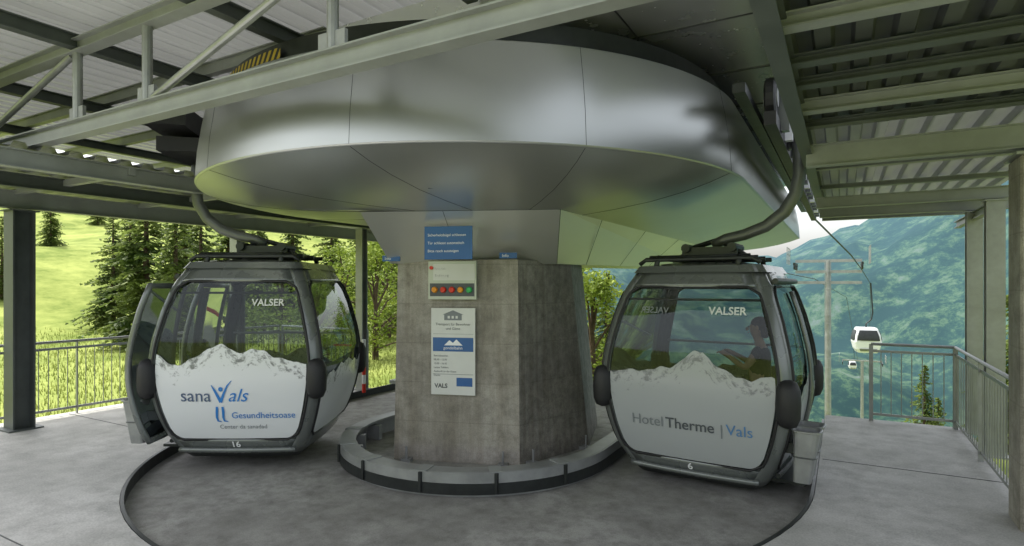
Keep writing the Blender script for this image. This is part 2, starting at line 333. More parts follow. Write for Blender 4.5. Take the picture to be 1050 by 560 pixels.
# ---------------------------------------------------------------- floor guide ring
ring=thing('guide_ring','low galvanised steel ring with dark skirt around the column','guide ring',(CX,CY,-.12))
mk('ring_top',*bandsolid(1.49,1.66,.10,.125,8.5),M_galv,ring)
mk('ring_kerb',*bandsolid(1.60,1.645,-.12,.10,8.5),M_galv,ring)
mk('steel_skirt',*bandsolid(1.66,1.68,.02,.122,8.5),M_galv,ring)
mk('rubber_skirt',*bandsolid(1.66,1.685,-.09,.017,8.5),M_dark,ring)
for i in range(9):
    a=-math.pi*(i+.5)/9; c=Vector((CX+1.47*math.cos(a),CY+1.47*math.sin(a),0)); dv=Vector((math.cos(a),math.sin(a),0))
    mk('ring_bracket',*prism(c+Vector((0,0,-.02))-dv*.05,c+Vector((0,0,-.02))+dv*.13,rprof(.07,.19)),M_galv,ring)
for i in range(1,7):
    a=-math.pi*i/7; c=Vector((CX+1.57*math.cos(a),CY+1.57*math.sin(a),.129)); dv=Vector((math.cos(a),math.sin(a),0))
    mk('joint_plate',*prism(c-dv*.08,c+dv*.115,rprof(.12,.008)),M_beam,ring)
    mk('joint_strap',*boxd(c.x+dv.x*.118-.015,c.x+dv.x*.118+.015,c.y+dv.y*.118-.015,c.y+dv.y*.118+.015,-.08,.118),M_dark,ring)
# ---------------------------------------------------------------- concrete column
def cp(px,d): return cw((px-525)/600*d,d)
Ab,Bb,Cb=cp(404,6.95),cp(533,6.66),cp(604,7.5)
Ac,Bc,Cc=cp(408,6.95),cp(531,6.70),cp(585,7.5)
Db,Eb=Cb+Vector((-.35,1.2,0)),Ab+Vector((.1,1.5,0)); Dt,Et=Cc+Vector((-.35,1.2,0)),Ac+Vector((.1,1.5,0))
bot=[Ab,Bb,Cb,Db,Eb]; top=[Ac,Bc,Cc,Dt,Et]
V=[p+Vector((0,0,-.14)) for p in bot]+[p+Vector((0,0,2.24)) for p in top]
F=[(i,(i+1)%5,5+(i+1)%5,5+i) for i in range(5)]+[(4,3,2,1,0),(5,6,7,8,9)]
col=thing('concrete_column','massive board-marked concrete column carrying the lift machinery','column',(sum((p.x for p in bot))/5,sum((p.y for p in bot))/5,-.12))
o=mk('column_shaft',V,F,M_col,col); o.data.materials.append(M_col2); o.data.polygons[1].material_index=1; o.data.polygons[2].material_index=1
for p,q in ((Ab,Bb),(Bb,Cb)):
    for t in (.12,.88):
        c=p.lerp(q,t); nrm=Vector(((q-p).y,-(q-p).x,0)).normalized()
        mk('anchor_plate',*prism(c+Vector((0,0,-.10)),c+nrm*.11+Vector((0,0,-.10)),rprof(.11,.04)),M_galv,col)
        mk('anchor_bolt',*tube([c+nrm*.07+Vector((0,0,-.1)),c+nrm*.07+Vector((0,0,.06))],.014,8),M_galv,col)
# ---------------------------------------------------------------- canopy housing
YE=14.5
can=thing('machinery_housing','large rounded stainless steel machinery housing above the column','machinery housing',(CX,CY,2.2))
def sweepst(prof,name,m,smooth=True):
    rings=[stad(R,z,YE,72) for R,z in prof]; N=len(rings[0]); V=sum(rings,[]); F=[]
    for j in range(len(rings)-1):
        for i in range(N-1): F.append((j*N+i,j*N+N+i,j*N+N+i+1,j*N+i+1))
    mk(name,V,F,m,can,smooth=smooth); return rings
rings=sweepst([(3.03,3.76),(3.08,3.52),(3.12,3.26),(3.14,2.99)],'housing_band',M_brush)
sweepst([(2.80,3.795),(2.95,3.785),(3.01,3.772),(3.029,3.762)],'top_rim',M_brush)
sweepst([(3.141,2.988),(3.135,2.975),(3.12,2.972)],'bottom_rim',M_brush)
V=stad(2.82,3.79,YE,72); mk('housing_top',V,[tuple(range(len(V)))],M_dark,can)
T1=cw(-1.52,5.85,2.68);T2=cw(.47,5.66,2.68)
TR=Vector((T2.x,YE,2.72))
outer=stad(3.122,2.973,YE,72); inner=[]; nO=len(outer)
T1b=T1+Vector((.15,.9,.02))
for i,p in enumerate(outer):
    if i==0: q=TR
    elif i==nO-1: q=Vector((T1.x+.1,YE,2.72))
    else:
        t=(i-1)/(nO-3)
        if t<.14: q=T2.lerp(T2+Vector((0,.9,0)),1-t/.14)
        elif t<.78: q=T2.lerp(T1,(t-.14)/.64)
        else: q=T1.lerp(T1b,(t-.78)/.22)
    inner.append(q.copy())
mids=[[o_.lerp(i_,u)-Vector((0,0,.06*math.sin(math.pi*u**.8))) for o_,i_ in zip(outer,inner)] for u in (.12,.28,.5,.75)]
V=outer+sum(mids,[])+inner; F=[]
for j in range(5):
    for i in range(nO-1): F.append((j*nO+i,j*nO+nO+i,j*nO+nO+i+1,j*nO+i+1))
mk('housing_underside',V,F,M_under,can,smooth=True)
b1=Ac+Vector((-.06,-.06,2.2)); b2=Bc.lerp(Cc,.9)+Vector((.05,-.12,2.2)); b2=Vector((b2.x,b2.y-.25,2.2))
bR=Vector((b2.x-.15,YE,2.35)); bL=Vector((b1.x+.15,YE,2.35))
V=[T1,T2,TR,inner[-1],b1,b2,bR,bL,T1b]
F=[(0,4,5,1),(1,5,6,2),(0,8,4),(8,3,7,4),(4,7,6,5),(2,6,7,3)]
mk('keel_cladding',V,F,M_hull,can)
sm_=[]
for i in range(4,72,13):
    sm_.append(tube([rings[k][i+1]*1.0 for k in range(4)],.0022,4))
    sm_.append(tube([outer[i+1]]+[q[i+1] for q in mids]+[inner[i+1]],.0026,4))
o=mk('panel_seam',*join(sm_),M_dark,can); o['kind']='stuff'
sm2=[tube([T1.lerp(T2,.42),b1.lerp(b2,.42)],.002,4)]
for yy in (.12,.3,.5,.75): sm2.append(tube([T2.lerp(TR,yy),b2.lerp(bR,yy)],.003,4))
sm2.append(tube([T1,T2,TR],.003,4)); sm2.append(tube([T2,b2],.003,4))
o=mk('keel_seam',*join(sm2),M_dark,can); o['kind']='stuff'
# hatch hung just under the front of the underside
hp=[]
for px,dd,zz in ((439,4.55,2.925),(487,4.55,2.925),(487,5.0,2.80),(439,5.0,2.80)): hp.append(cw((px-525)/600*dd,dd,zz-.03))
V=hp+[p+Vector((0,0,.03)) for p in hp]
mk('access_hatch',V,[(0,3,2,1),(4,5,6,7),(0,1,5,4),(1,2,6,5),(2,3,7,6),(3,0,4,7)],M_hatch,can)
a0,a1=math.radians(92),math.radians(178)
n=60; V=[];uv=[]
for i in range(n+1):
    a=-(a0+(a1-a0)*i/n)
    for z in (3.83,3.93): V.append(Vector((CX+2.90*math.cos(a),CY+2.90*math.sin(a),z))); uv.append((i*.58,0 if z<3.88 else .5))
F=[(2*i,2*i+1,2*i+3,2*i+2) for i in range(n)]
mk('hazard_stripe_band',V,F,M_haz,can,uvs=uv)
mk('bullwheel_rim',*bandsolid(2.45,2.86,3.80,3.99,YE),M_dark,can)
mk('guide_rail',*bandsolid(3.2,3.66,3.46,3.62,YE,30,math.radians(138),math.pi,(False,True)),M_black,can)
mk('guide_rail',*bandsolid(3.3,3.72,3.70,3.94,YE,30,math.radians(134),math.pi,(False,True)),M_black,can)
mk('guide_rail',*prism((CX+3.42,5.6,3.42),(CX+3.42,YE,3.42),rprof(.10,.12)),M_black,can)
mk('guide_rail',*prism((CX+3.22,5.2,3.60),(CX+3.22,YE,3.60),rprof(.10,.08)),M_dark,can)
mk('guide_rail',*prism((CX+3.50,5.8,3.88),(CX+3.50,YE,3.88),rprof(.06,.10)),M_galv,can)
tv,tf=tube([Vector((-.05,0,0)),Vector((-.035,0,0)),Vector((.035,0,0)),Vector((.05,0,0))],[.15,.18,.18,.15],20)
hv,hf=tube([Vector((-.06,0,0)),Vector((.06,0,0))],.09,14)
for i in range(20):
    y=5.9+i*.42; c=Vector((CX+3.40,y,3.68))
    o=mk('drive_tyre',[v+c for v in tv],tf,M_black,can); mk('wheel_hub',[v+c-can.location for v in hv],hf,M_galv,o,local=True)
    mk('rail_bracket',*boxd(CX+3.44,CX+3.54,y+.15,y+.24,3.40,3.86),M_ltext if i%4==1 else M_arm,can)
class Fr: pass
def ray(px,py,P0,nr):
    d=(pw(px,py,1.0)-Vector((0,0,H))); o=Vector((0,0,H)); t=(P0-o).dot(nr)/d.dot(nr); return o+d*t
def sign(name,label,cat,P0,nr,px0,py0,px1,py1,m,off=.02,th=.015):
    P=P0+nr*off; ctr=ray((px0+px1)/2,(py0+py1)/2,P,nr)
    tr=ray(px1,(py0+py1)/2,P,nr); l=ray(px0,(py0+py1)/2,P,nr); tp=ray((px0+px1)/2,py0,P,nr); bt=ray((px0+px1)/2,py1,P,nr)
    z=Vector((0,0,1)); ezz=(z-nr*z.dot(nr)).normalized(); ex=ezz.cross(nr).normalized()
    w=abs((tr-l).dot(ex)); h=abs((tp-bt).dot(ezz))
    f=Fr(); f.o=ctr-ex*w/2-ezz*h/2; f.ex=ex; f.ez=ezz; f.n=nr; f.w=w; f.h=h
    f.root=thing(name,label,cat,f.o)
    V,F=boxd(0,w,-th,0,0,h); V=[f.o+ex*v.x+ezz*v.z+nr*(v.y+0) for v in V]
    mk('sign_board',V,F,m,f.root); return f
def ftext(f,name,body,x,z,size,m,align='LEFT',bold=0,shear=0):
    V,F=txt_mesh(body,size,align,shear,bold); V=[f.o+f.ex*(v.x+x)+f.ez*(v.y+z)+f.n*.003 for v in V]; return mk(name,V,F,m,f.root)
def frect(f,name,x0,x1,z0,z1,m,lift=.002):
    V=[f.o+f.ex*a+f.ez*b+f.n*lift for a,b in ((x0,z0),(x1,z0),(x1,z1),(x0,z1))]; return mk(name,V,[(0,1,2,3)],m,f.root)
nf=Vector(((Bb-Ab).y,-(Bb-Ab).x,0)).normalized()
if nf.dot(-Ab)<0: nf=-nf
PB=cw((460-525)/600*6.0,6.0)
f=sign('blue_sign','blue notice board with white lines of text on steel cladding','sign',PB,nf,435,232,484,266,M_blue,0)
for i,s in enumerate(('Sicherheitsbügel schliessen','Tür schliesst automatisch','Bitte rasch aussteigen')): ftext(f,'sign_text',s,f.w*.07,f.h*(.70-.24*i),.038,M_ltext)
for xx in (.06,.40):
    c=f.o+f.ex*xx+f.ez*.05; mk('sign_bracket',*tube([c-f.n*.01,c-f.n*.36],.008,6),M_galv,f.root)
f=sign('control_panel','cream control panel with coloured push buttons on the column','control panel',Ac,nf,439,268,488,307,M_cream,.07,th=.05)
frect(f,'panel_frame',.06,f.w-.015,f.h*.50,f.h*.93,M_paper,.003)
ftext(f,'panel_text','Bedienung',.08,f.h*.60,.04,M_tdark); ftext(f,'panel_text','Not-Halt',.08,f.h*.78,.035,M_tdark)
frect(f,'lamp_strip',.02,f.w-.02,f.h*.08,f.h*.42,M_tdark,.0025)
for i,mm in enumerate((M_org,M_red,M_red,M_org,M_grn)):
    c=f.o+f.ex*(f.w*(.14+.18*i))+f.ez*(f.h*.25); mk('push_button',*tube([c,c+f.n*.02,c+f.n*.035],[.036,.036,.026],14),mm,f.root)
c=f.o+f.ex*(f.w*.07)+f.ez*(f.h*.83); mk('indicator_lamp',*tube([c,c+f.n*.02],.022,10),M_red,f.root)
f=sign('notice_sign','tall white notice board with house symbol on the column','sign',Ac,nf,442,316,487,405,M_paper,.045)
u=f.w; h=f.h
V=[(.30,.86),(.70,.86),(.70,.925),(.74,.925),(.5,.975),(.26,.925),(.30,.925)]
V=[f.o+f.ex*(a*u)+f.ez*(b*h)+f.n*.002 for a,b in V]; mk('house_symbol',V,[tuple(range(7))],M_tgrey,f.root)
for a in (.38,.47,.56): frect(f,'symbol_window',a*u,(a+.05)*u,.88*h,.91*h,M_paper,.004)
ftext(f,'sign_text','Transport für Bewohner',u*.5,h*.80,.042,M_tdark,'CENTER'); ftext(f,'sign_text','und Gäste',u*.5,h*.75,.042,M_tdark,'CENTER')
frect(f,'blue_panel',u*.04,u*.96,h*.50,h*.66,M_blue,.002)
V=[(.3,.57),(.42,.63),(.5,.60),(.58,.64),(.72,.57)]; mk('mountain_symbol',[f.o+f.ex*(a*u)+f.ez*(b*h)+f.n*.004 for a,b in V],[(0,1,2,3,4)],M_ltext,f.root)
ftext(f,'sign_text','gondelbahn',u*.5,h*.525,.05,M_ltext,'CENTER')
for i in range(6): ftext(f,'sign_text',('Betriebszeiten','08.30 - 12.00','13.00 - 16.45','Letzte Talfahrt','Auskunft an der Kasse','Danke')[i],u*.06,h*(.44-.045*i),.030,M_tdark)
frect(f,'blue_panel',u*.58,u*.94,h*.10,h*.2,M_blue,.002)
frect(f,'panel_frame',u*.04,u*.96,h*.235,h*.24,M_tgrey,.002); frect(f,'panel_frame',u*.04,u*.96,h*.70,h*.703,M_tgrey,.002)
ftext(f,'sign_text','VALS',u*.08,h*.08,.07,M_tdark,bold=.002)
for (a,b_,c_,d_) in ((392,262,410,268),(512,259,530,265)):
    f=sign('info_sticker','small blue information sticker on the housing edge','sticker',Ac+nf*.14,nf,a,b_,c_,d_,M_blue,.03)
    ftext(f,'sticker_text','Info',.03,.015,.05,M_ltext)
# ---------------------------------------------------------------- shiny soffit above
sof=thing('upper_soffit','polished steel panelled soffit above the machinery housing','soffit',(-2,8,4.2))
mk('soffit_panel',*boxd(-4.2,-.39,3.9,14.5,4.16,4.18),M_sof,sof)
mk('soffit_fascia',*boxd(-.39,-.36,3.9,14.5,3.98,4.40),M_sof,sof)
mk('soffit_fascia',*boxd(-4.2,-.39,3.86,3.895,4.12,4.30),M_sof,sof)
sj=[boxd(-4.2,-.4,y-.006,y+.006,4.150,4.16) for y in (5.1,6.4,7.7,9)]+[boxd(x-.006,x+.006,3.9,14.5,4.152,4.16) for x in (-2.9,-1.6)]
o=mk('panel_joint',*join(sj),M_dark,sof); o['kind']='stuff'
# ---------------------------------------------------------------- upper roof
ur=thing('upper_roof','high corrugated light metal roof on galvanised beams','roof',(-6,4,4.3))
mk('roof_sheeting',*corr(-12.5,-.36,.9,9.5,4.42,.24,.06),M_sheet,ur)
for y in (1.7,4.0,5.3,6.8,8.3):
    mk('roof_beam',*prism((-12.4,y,4.34),(-.4 if y<3.5 else -4.3,y,4.34),iprof(.08,.14)),M_beam,ur)
for x in (-10.5,-8.3,-6.2,-4.4,-2.5):
    mk('roof_beam',*prism((x,1.0,4.20),(x,9.3 if x<-4.3 else 3.8,4.20),iprof(.10,.13)),M_beamd,ur)
tr=thing('roof_truss','pale galvanised steel truss with tubular diagonals under the roof','truss',(-6,2.75,3.45))
mk('bottom_chord',*prism((-12.2,2.75,3.40),(-.5,2.75,3.40),iprof(.12,.15)),M_beam,tr)
mk('top_chord',*prism((-12.2,2.75,4.16),(-.5,2.75,4.16),iprof(.12,.12)),M_beam,tr)
for x in (-10.6,-8.6,-6.2,-5.05,-2.9):
    mk('truss_post',*tube([(x,2.75,3.47),(x,2.75,4.12)],.04,12),M_galv,tr)
    mk('gusset_plate',*boxd(x-.12,x+.12,2.735,2.765,3.46,3.60),M_galv,tr)
for a,b_ in ((-8.5,-6.3),(-10.5,-8.7),(-4.95,-3.0)): mk('truss_diagonal',*tube([(a,2.75,3.50),(b_,2.75,4.1)],.032,12),M_galv,tr)
# ---------------------------------------------------------------- lower left roof
lr=thing('side_roof','low corrugated canopy roof along the side of the platform','roof',(-8.5,5,3.1))
mk('roof_sheeting',*corr(-10.6,-6.9,1.2,13.5,3.28,.24,.05,False),M_sheet2,lr)
mk('roof_beam',*prism((-6.95,1.2,3.17),(-6.95,13.4,3.17),iprof(.12,.18)),M_beam,lr)
mk('roof_beam',*prism((-9.75,1.2,3.10),(-9.75,13.4,3.10),iprof(.14,.24)),M_beam,lr)
mk('roof_beam',*prism((-8.4,1.2,3.17),(-8.4,13.4,3.17),iprof(.1,.16)),M_beamd,lr)
for y in (2.0,3.6,5.2,6.9,8.6,10.4,12.2): mk('roof_rafter',*prism((-10.5,y,3.21),(-6.9,y,3.21),rprof(.07,.08)),M_beam,lr)
def hcol(x,y,z1,w,m,label,z0=0):
    t=thing('steel_column',label,'column',(x,y,z0),0,'steel columns carrying the roof')
    mk('column_shaft',*prism((x,y,z0+.02),(x,y,z1),iprof(w,w*.9,.018,.012)),m,t)
    mk('base_plate',*boxd(x-w*.75,x+w*.75,y-w*.7,y+w*.7,z0,z0+.02),m,t)
    mk('head_plate',*boxd(x-w*.6,x+w*.6,y-w*.6,y+w*.6,z1,z1+.015),m,t)
hcol(-9.72,3.62,2.94,.28,M_beamd,'dark green steel column beside the platform railing')
hcol(-9.72,6.9,2.94,.20,M_galv,'grey steel column beside the platform railing')
hcol(-7.8,8.1,2.98,.16,M_galv,'pale steel column at the end of the platform')
hcol(-9.7,12.5,2.94,.2,M_galv,'grey steel column beyond the platform',-.7)
# ---------------------------------------------------------------- right roof
rr=thing('exit_roof','dark ribbed metal roof on steel cross beams over the exit platform','roof',(.6,6,3.1))
mk('roof_sheeting',*corr(-.34,2.0,.6,5.9,3.34,.20,.06),M_sheetd,rr)
mk('roof_sheeting',*corr(-.34,2.0,5.92,11.2,3.36,.20,.06),M_sheet2,rr)
mk('roof_top',*boxd(-.34,2.0,.6,5.9,3.46,3.5),M_sheetd,rr)
for y,hh,zz,mm in ((3.3,.08,3.29,M_beam),(3.9,.06,3.29,M_beamd),(4.35,.06,3.29,M_beamd),(4.9,.10,3.28,M_beam),(5.5,.06,3.29,M_beamd),(6.1,.20,3.14,M_beam),(7.0,.06,3.31,M_beam),(7.7,.06,3.31,M_beam),(8.5,.14,3.0,M_beam),(9.2,.06,3.30,M_beam),(9.7,.14,3.0,M_beam),(10.9,.10,3.05,M_beam)):
    mk('roof_beam',*prism((-.30,y,zz),(1.9,y,zz),iprof(.10,hh,.010 if hh>.07 else .008)),mm,rr)
mk('edge_beam',*prism((-.30,2.0,3.24),(-.30,11.2,3.24),iprof(.1,.16)),M_beamd,rr)
mk('edge_beam',*prism((1.50,8.6,2.85),(1.50,11.0,2.85),iprof(.08,.10)),M_galv,rr)
hcol(1.50,8.5,2.90,.17,M_galv,'grey steel column beside the exit railing')
hcol(1.50,9.7,2.90,.17,M_galv,'grey steel column near the end of the exit railing')
cc=thing('concrete_column','square concrete column standing beside the exit railing','column',(1.45,6.25,-.4))
bevel(mk('column_shaft',*boxd(1.22,1.7,6.0,6.4,-.4,2.98),M_col,cc),.015,1)
mk('head_plate',*boxd(1.19,1.73,5.97,6.43,2.98,3.0),M_galv,cc)
# ---------------------------------------------------------------- railings
def railing(p0,p1,label,hh=1.1,post=1.8,g='galvanised platform railings'):
    p0=Vector((*p0,0));p1=Vector((*p1,0)); L_=(p1-p0).length; d=(p1-p0)/L_
    n=max(1,round(L_/post)); sp=L_/n
    for k in range(n):
        a=p0+d*sp*k; b=p0+d*sp*(k+1)
        t=thing('railing',label,'railing',a,0,g)
        mk('handrail',*tube([a+Vector((0,0,hh)),b+Vector((0,0,hh))],.021,8),M_galv,t)
        mk('post',*prism(a+Vector((0,0,-.1)),a+Vector((0,0,hh)),rprof(.05,.014)),M_galv,t)
        if k==n-1: mk('post',*prism(b+Vector((0,0,-.1)),b+Vector((0,0,hh)),rprof(.05,.014)),M_galv,t)
        parts=[prism(a+Vector((0,0,z)),b+Vector((0,0,z)),rprof(.012,.035)) for z in (.10,hh-.10)]
        m_=int(sp/.115)
        for j in range(1,m_):
            c=a+d*(sp*j/m_); parts.append(tube([c+Vector((0,0,.10)),c+Vector((0,0,hh-.10))],.0065,5,cap=False))
        mk('baluster_panel',*join(parts),M_galv,t)
railing((-10.15,-1.0),(-10.15,8.15),'grey steel railing with thin vertical bars along the meadow side')
railing((-10.1,8.2),(-7.75,8.2),'grey steel railing closing the end of the platform')
railing((1.32,9.8),(1.32,6.5),'grey steel railing with vertical bars along the exit platform')
railing((1.32,5.95),(1.32,1.5),'grey steel railing with vertical bars along the exit platform')
railing((.35,9.85),(1.32,9.85),'grey steel railing closing the end of the exit platform',post=1.4)
bt=thing('barrier_post','red and white striped barrier post near the platform end','barrier post',(-7.55,7.9,0))
for i in range(6): mk('stripe',*tube([(-7.55,7.9,i*.16),(-7.55,7.9,i*.16+.16)],.035,10),(M_red if i%2==0 else M_ltext),bt)
mk('arm',*tube([(-7.55,7.9,.85),(-8.1,7.7,.85)],.02,8),M_red,bt)
sb=thing('conveyor_tray','pale steel conveyor tray beside the guide ring','conveyor tray',(-6.2,8,-.12))
mk('tray',*boxd(-6.6,-5.7,7.5,9.6,.30,.36),M_galv,sb)
for x,y in ((-6.5,7.6),(-5.8,7.6),(-6.5,9.5),(-5.8,9.5)): mk('leg',*boxd(x-.03,x+.03,y-.03,y+.03,-.12,.30),M_galv,sb)
cht=thing('chain','short dark steel chain lying on the concrete floor','chain',(-3.9,2.25,0))
for i in range(13):
    q=Vector((-4.35+i*.075, 2.35-.01*i+.02*math.sin(i*1.3),.014)); a=i*1.57; pts=[]
    for k in range(10):
        th=2*math.pi*k/10; pts.append(q+Vector((.045*math.cos(th),.022*math.sin(th)*math.cos(a),.022*math.sin(th)*abs(math.sin(a))*.4)))
    mk('chain_link',*tube(pts,.006,5,closed=True),M_dark,cht)
# ---------------------------------------------------------------- gondola cabins
def cr(tab,z):
    n=len(tab)
    for i in range(n-1):
        if z<=tab[i+1][0] or i==n-2:
            z0,a=tab[i]; z1,b_=tab[i+1]; t=max(0,min(1,(z-z0)/(z1-z0)))
            pm=tab[i-1][1] if i>0 else a-(b_-a)*.5; pn=tab[i+2][1] if i<n-2 else b_+(b_-a)*.8
            m0=(b_-pm)/2; m1=(pn-a)/2; t2=t*t;t3=t2*t
            return (2*t3-3*t2+1)*a+(t3-2*t2+t)*m0+(-2*t3+3*t2)*b_+(t3-t2)*m1
HW=[(0,.68),(.22,.80),(.5,.89),(.85,.95),(1.2,.935),(1.6,.85),(1.9,.755),(2.08,.66)]
HL=[(0,.76),(.22,.86),(.5,.93),(.85,.97),(1.2,.96),(1.6,.90),(1.9,.82),(2.08,.72)]
R_=.12
def surf(face,a,z,off=0):
    hw=cr(HW,z); hl=cr(HL,z); bl=.03*(1-a*a)
    if face=='f': return Vector((a*(hw-R_),-(hl+bl+off),z))
    if face=='b': return Vector((-a*(hw-R_),(hl+bl+off),z))
    if face=='r': return Vector((hw+bl+off,a*(hl-R_),z))
    if face=='l': return Vector((-(hw+bl+off),-a*(hl-R_),z))
def patch(face,z0,z1,fa,fb,off=0,nz=20,na=8):
    V=[];F=[]
    for j in range(nz+1):
        z=z0+(z1-z0)*j/nz; a0,a1=fa(z),fb(z)
        for i in range(na+1): V.append(surf(face,a0+(a1-a0)*i/na,z,off))
    for j in range(nz):
        for i in range(na): k=j*(na+1)+i; F.append((k,k+1,k+na+2,k+na+1))
    return V,F
def rr_ext(z,z0,z1,am,rc=.12):
    dz=min(z-z0,z1-z)
    if dz>=rc: return am
    dz=max(0,dz); return am-rc*1.25*(1-math.sqrt(max(0,1-(1-dz/rc)**2)))
def corner(sx,sy,off=0):
    V=[];F=[];nz=30;n=6
    for j in range(nz+1):
        z=2.08*j/nz; hw=cr(HW,z);hl=cr(HL,z)
        for i in range(n+1):
            q=math.pi/2*i/n; V.append(Vector((sx*(hw-R_+(R_+off)*math.cos(q)),sy*(hl-R_+(R_+off)*math.sin(q)),z)))
    for j in range(nz):
        for i in range(n):
            k=j*(n+1)+i; q=(k,k+1,k+n+2,k+n+1); F.append(q if sx*sy>0 else q[::-1])
    return V,F
def solid(o,t=.035): s=o.modifiers.new('solid','SOLIDIFY'); s.thickness=t; s.offset=-1; return o
def ridge(seed):
    rnd=random.Random(seed); ks=[(rnd.uniform(2,4),rnd.uniform(0,6),.045),(rnd.uniform(6,9),rnd.uniform(0,6),.035),(rnd.uniform(13,17),rnd.uniform(0,6),.018),(rnd.uniform(29,37),rnd.uniform(0,6),.007)]
    def f(a):
        s=0
        for k,p,am in ks:
            u=(a*k+p)/math.pi; s+=am*(1-2*abs((u%2)-1))*1.2
        return 1.09+s+.13*math.exp(-((a-(-.12 if seed%2 else .05))/.32)**2)
    return f
def rockmat(name,base):
    m=bpy.data.materials.new(name); m.use_nodes=True; nt=m.node_tree; b=nt.nodes['Principled BSDF']; L=nt.links.new
    b.inputs['Roughness'].default_value=.35; b.inputs['Coat Weight'].default_value=.3
    uv=nt.nodes.new('ShaderNodeUVMap'); mp=nt.nodes.new('ShaderNodeMapping'); mp.inputs['Scale'].default_value=(1,1.6,1); mp.inputs['Rotation'].default_value=(0,0,.6); L(uv.outputs[0],mp.inputs[0])
    n=nt.nodes.new('ShaderNodeTexNoise'); n.inputs['Scale'].default_value=8; n.inputs['Detail'].default_value=7; n.inputs['Roughness'].default_value=.72; L(mp.outputs[0],n.inputs[0])
    sp=nt.nodes.new('ShaderNodeSeparateXYZ'); L(uv.outputs[0],sp.inputs[0])
    mr=nt.nodes.new('ShaderNodeMapRange'); mr.inputs[1].default_value=-.34; mr.inputs[2].default_value=-.10; mr.inputs[3].default_value=-.25; mr.inputs[4].default_value=.01; L(sp.outputs[1],mr.inputs[0])
    ad=nt.nodes.new('ShaderNodeMath'); ad.operation='ADD'; L(n.outputs[0],ad.inputs[0]); L(mr.outputs[0],ad.inputs[1])
    r=nt.nodes.new('ShaderNodeValToRGB'); e=r.color_ramp.elements; e[0].position=.49; e[0].color=(*base,1); e[1].position=.60; e[1].color=(.19,.20,.21,1)
    L(ad.outputs[0],r.inputs[0]); L(r.outputs[0],b.inputs['Base Color']); return m
M_rockW=rockmat('snow_mountain_print',(.70,.72,.74)); M_rockShade=rockmat('shaded_mountain_print',(.38,.40,.41))  # hotel cabin's print is a darker copy with shade put into its base colour
Z0,Z1,AM=.17,1.93,1.02
def decal(face,rf,off=.012,n=110):
    V=[];F=[];uv=[]
    def zb(a):
        lo=Z0+.02; k=abs(a)-(AM-.04-.15)
        if k>0: lo+= .12*(1-math.sqrt(max(0,1-(min(1,k/.15))**2)))
        return lo
    m_=14
    for i in range(n+1):
        a=-(AM-.04)+2*(AM-.04)*i/n; zt=rf(a); z0=zb(a)
        for j in range(m_+1): z=z0+(zt-z0)*j/m_; V.append(surf(face,a,z,off)); uv.append((a*1.0,z-zt))
    for i in range(n):
        for j in range(m_): k=i*(m_+1)+j; F.append((k,k+m_+1,k+m_+2,k+1))
    return V,F,uv
def thing_part(name,parent):
    o=link(bpy.data.objects.new(name,None)); o.parent=parent; o.empty_display_size=.1; return o
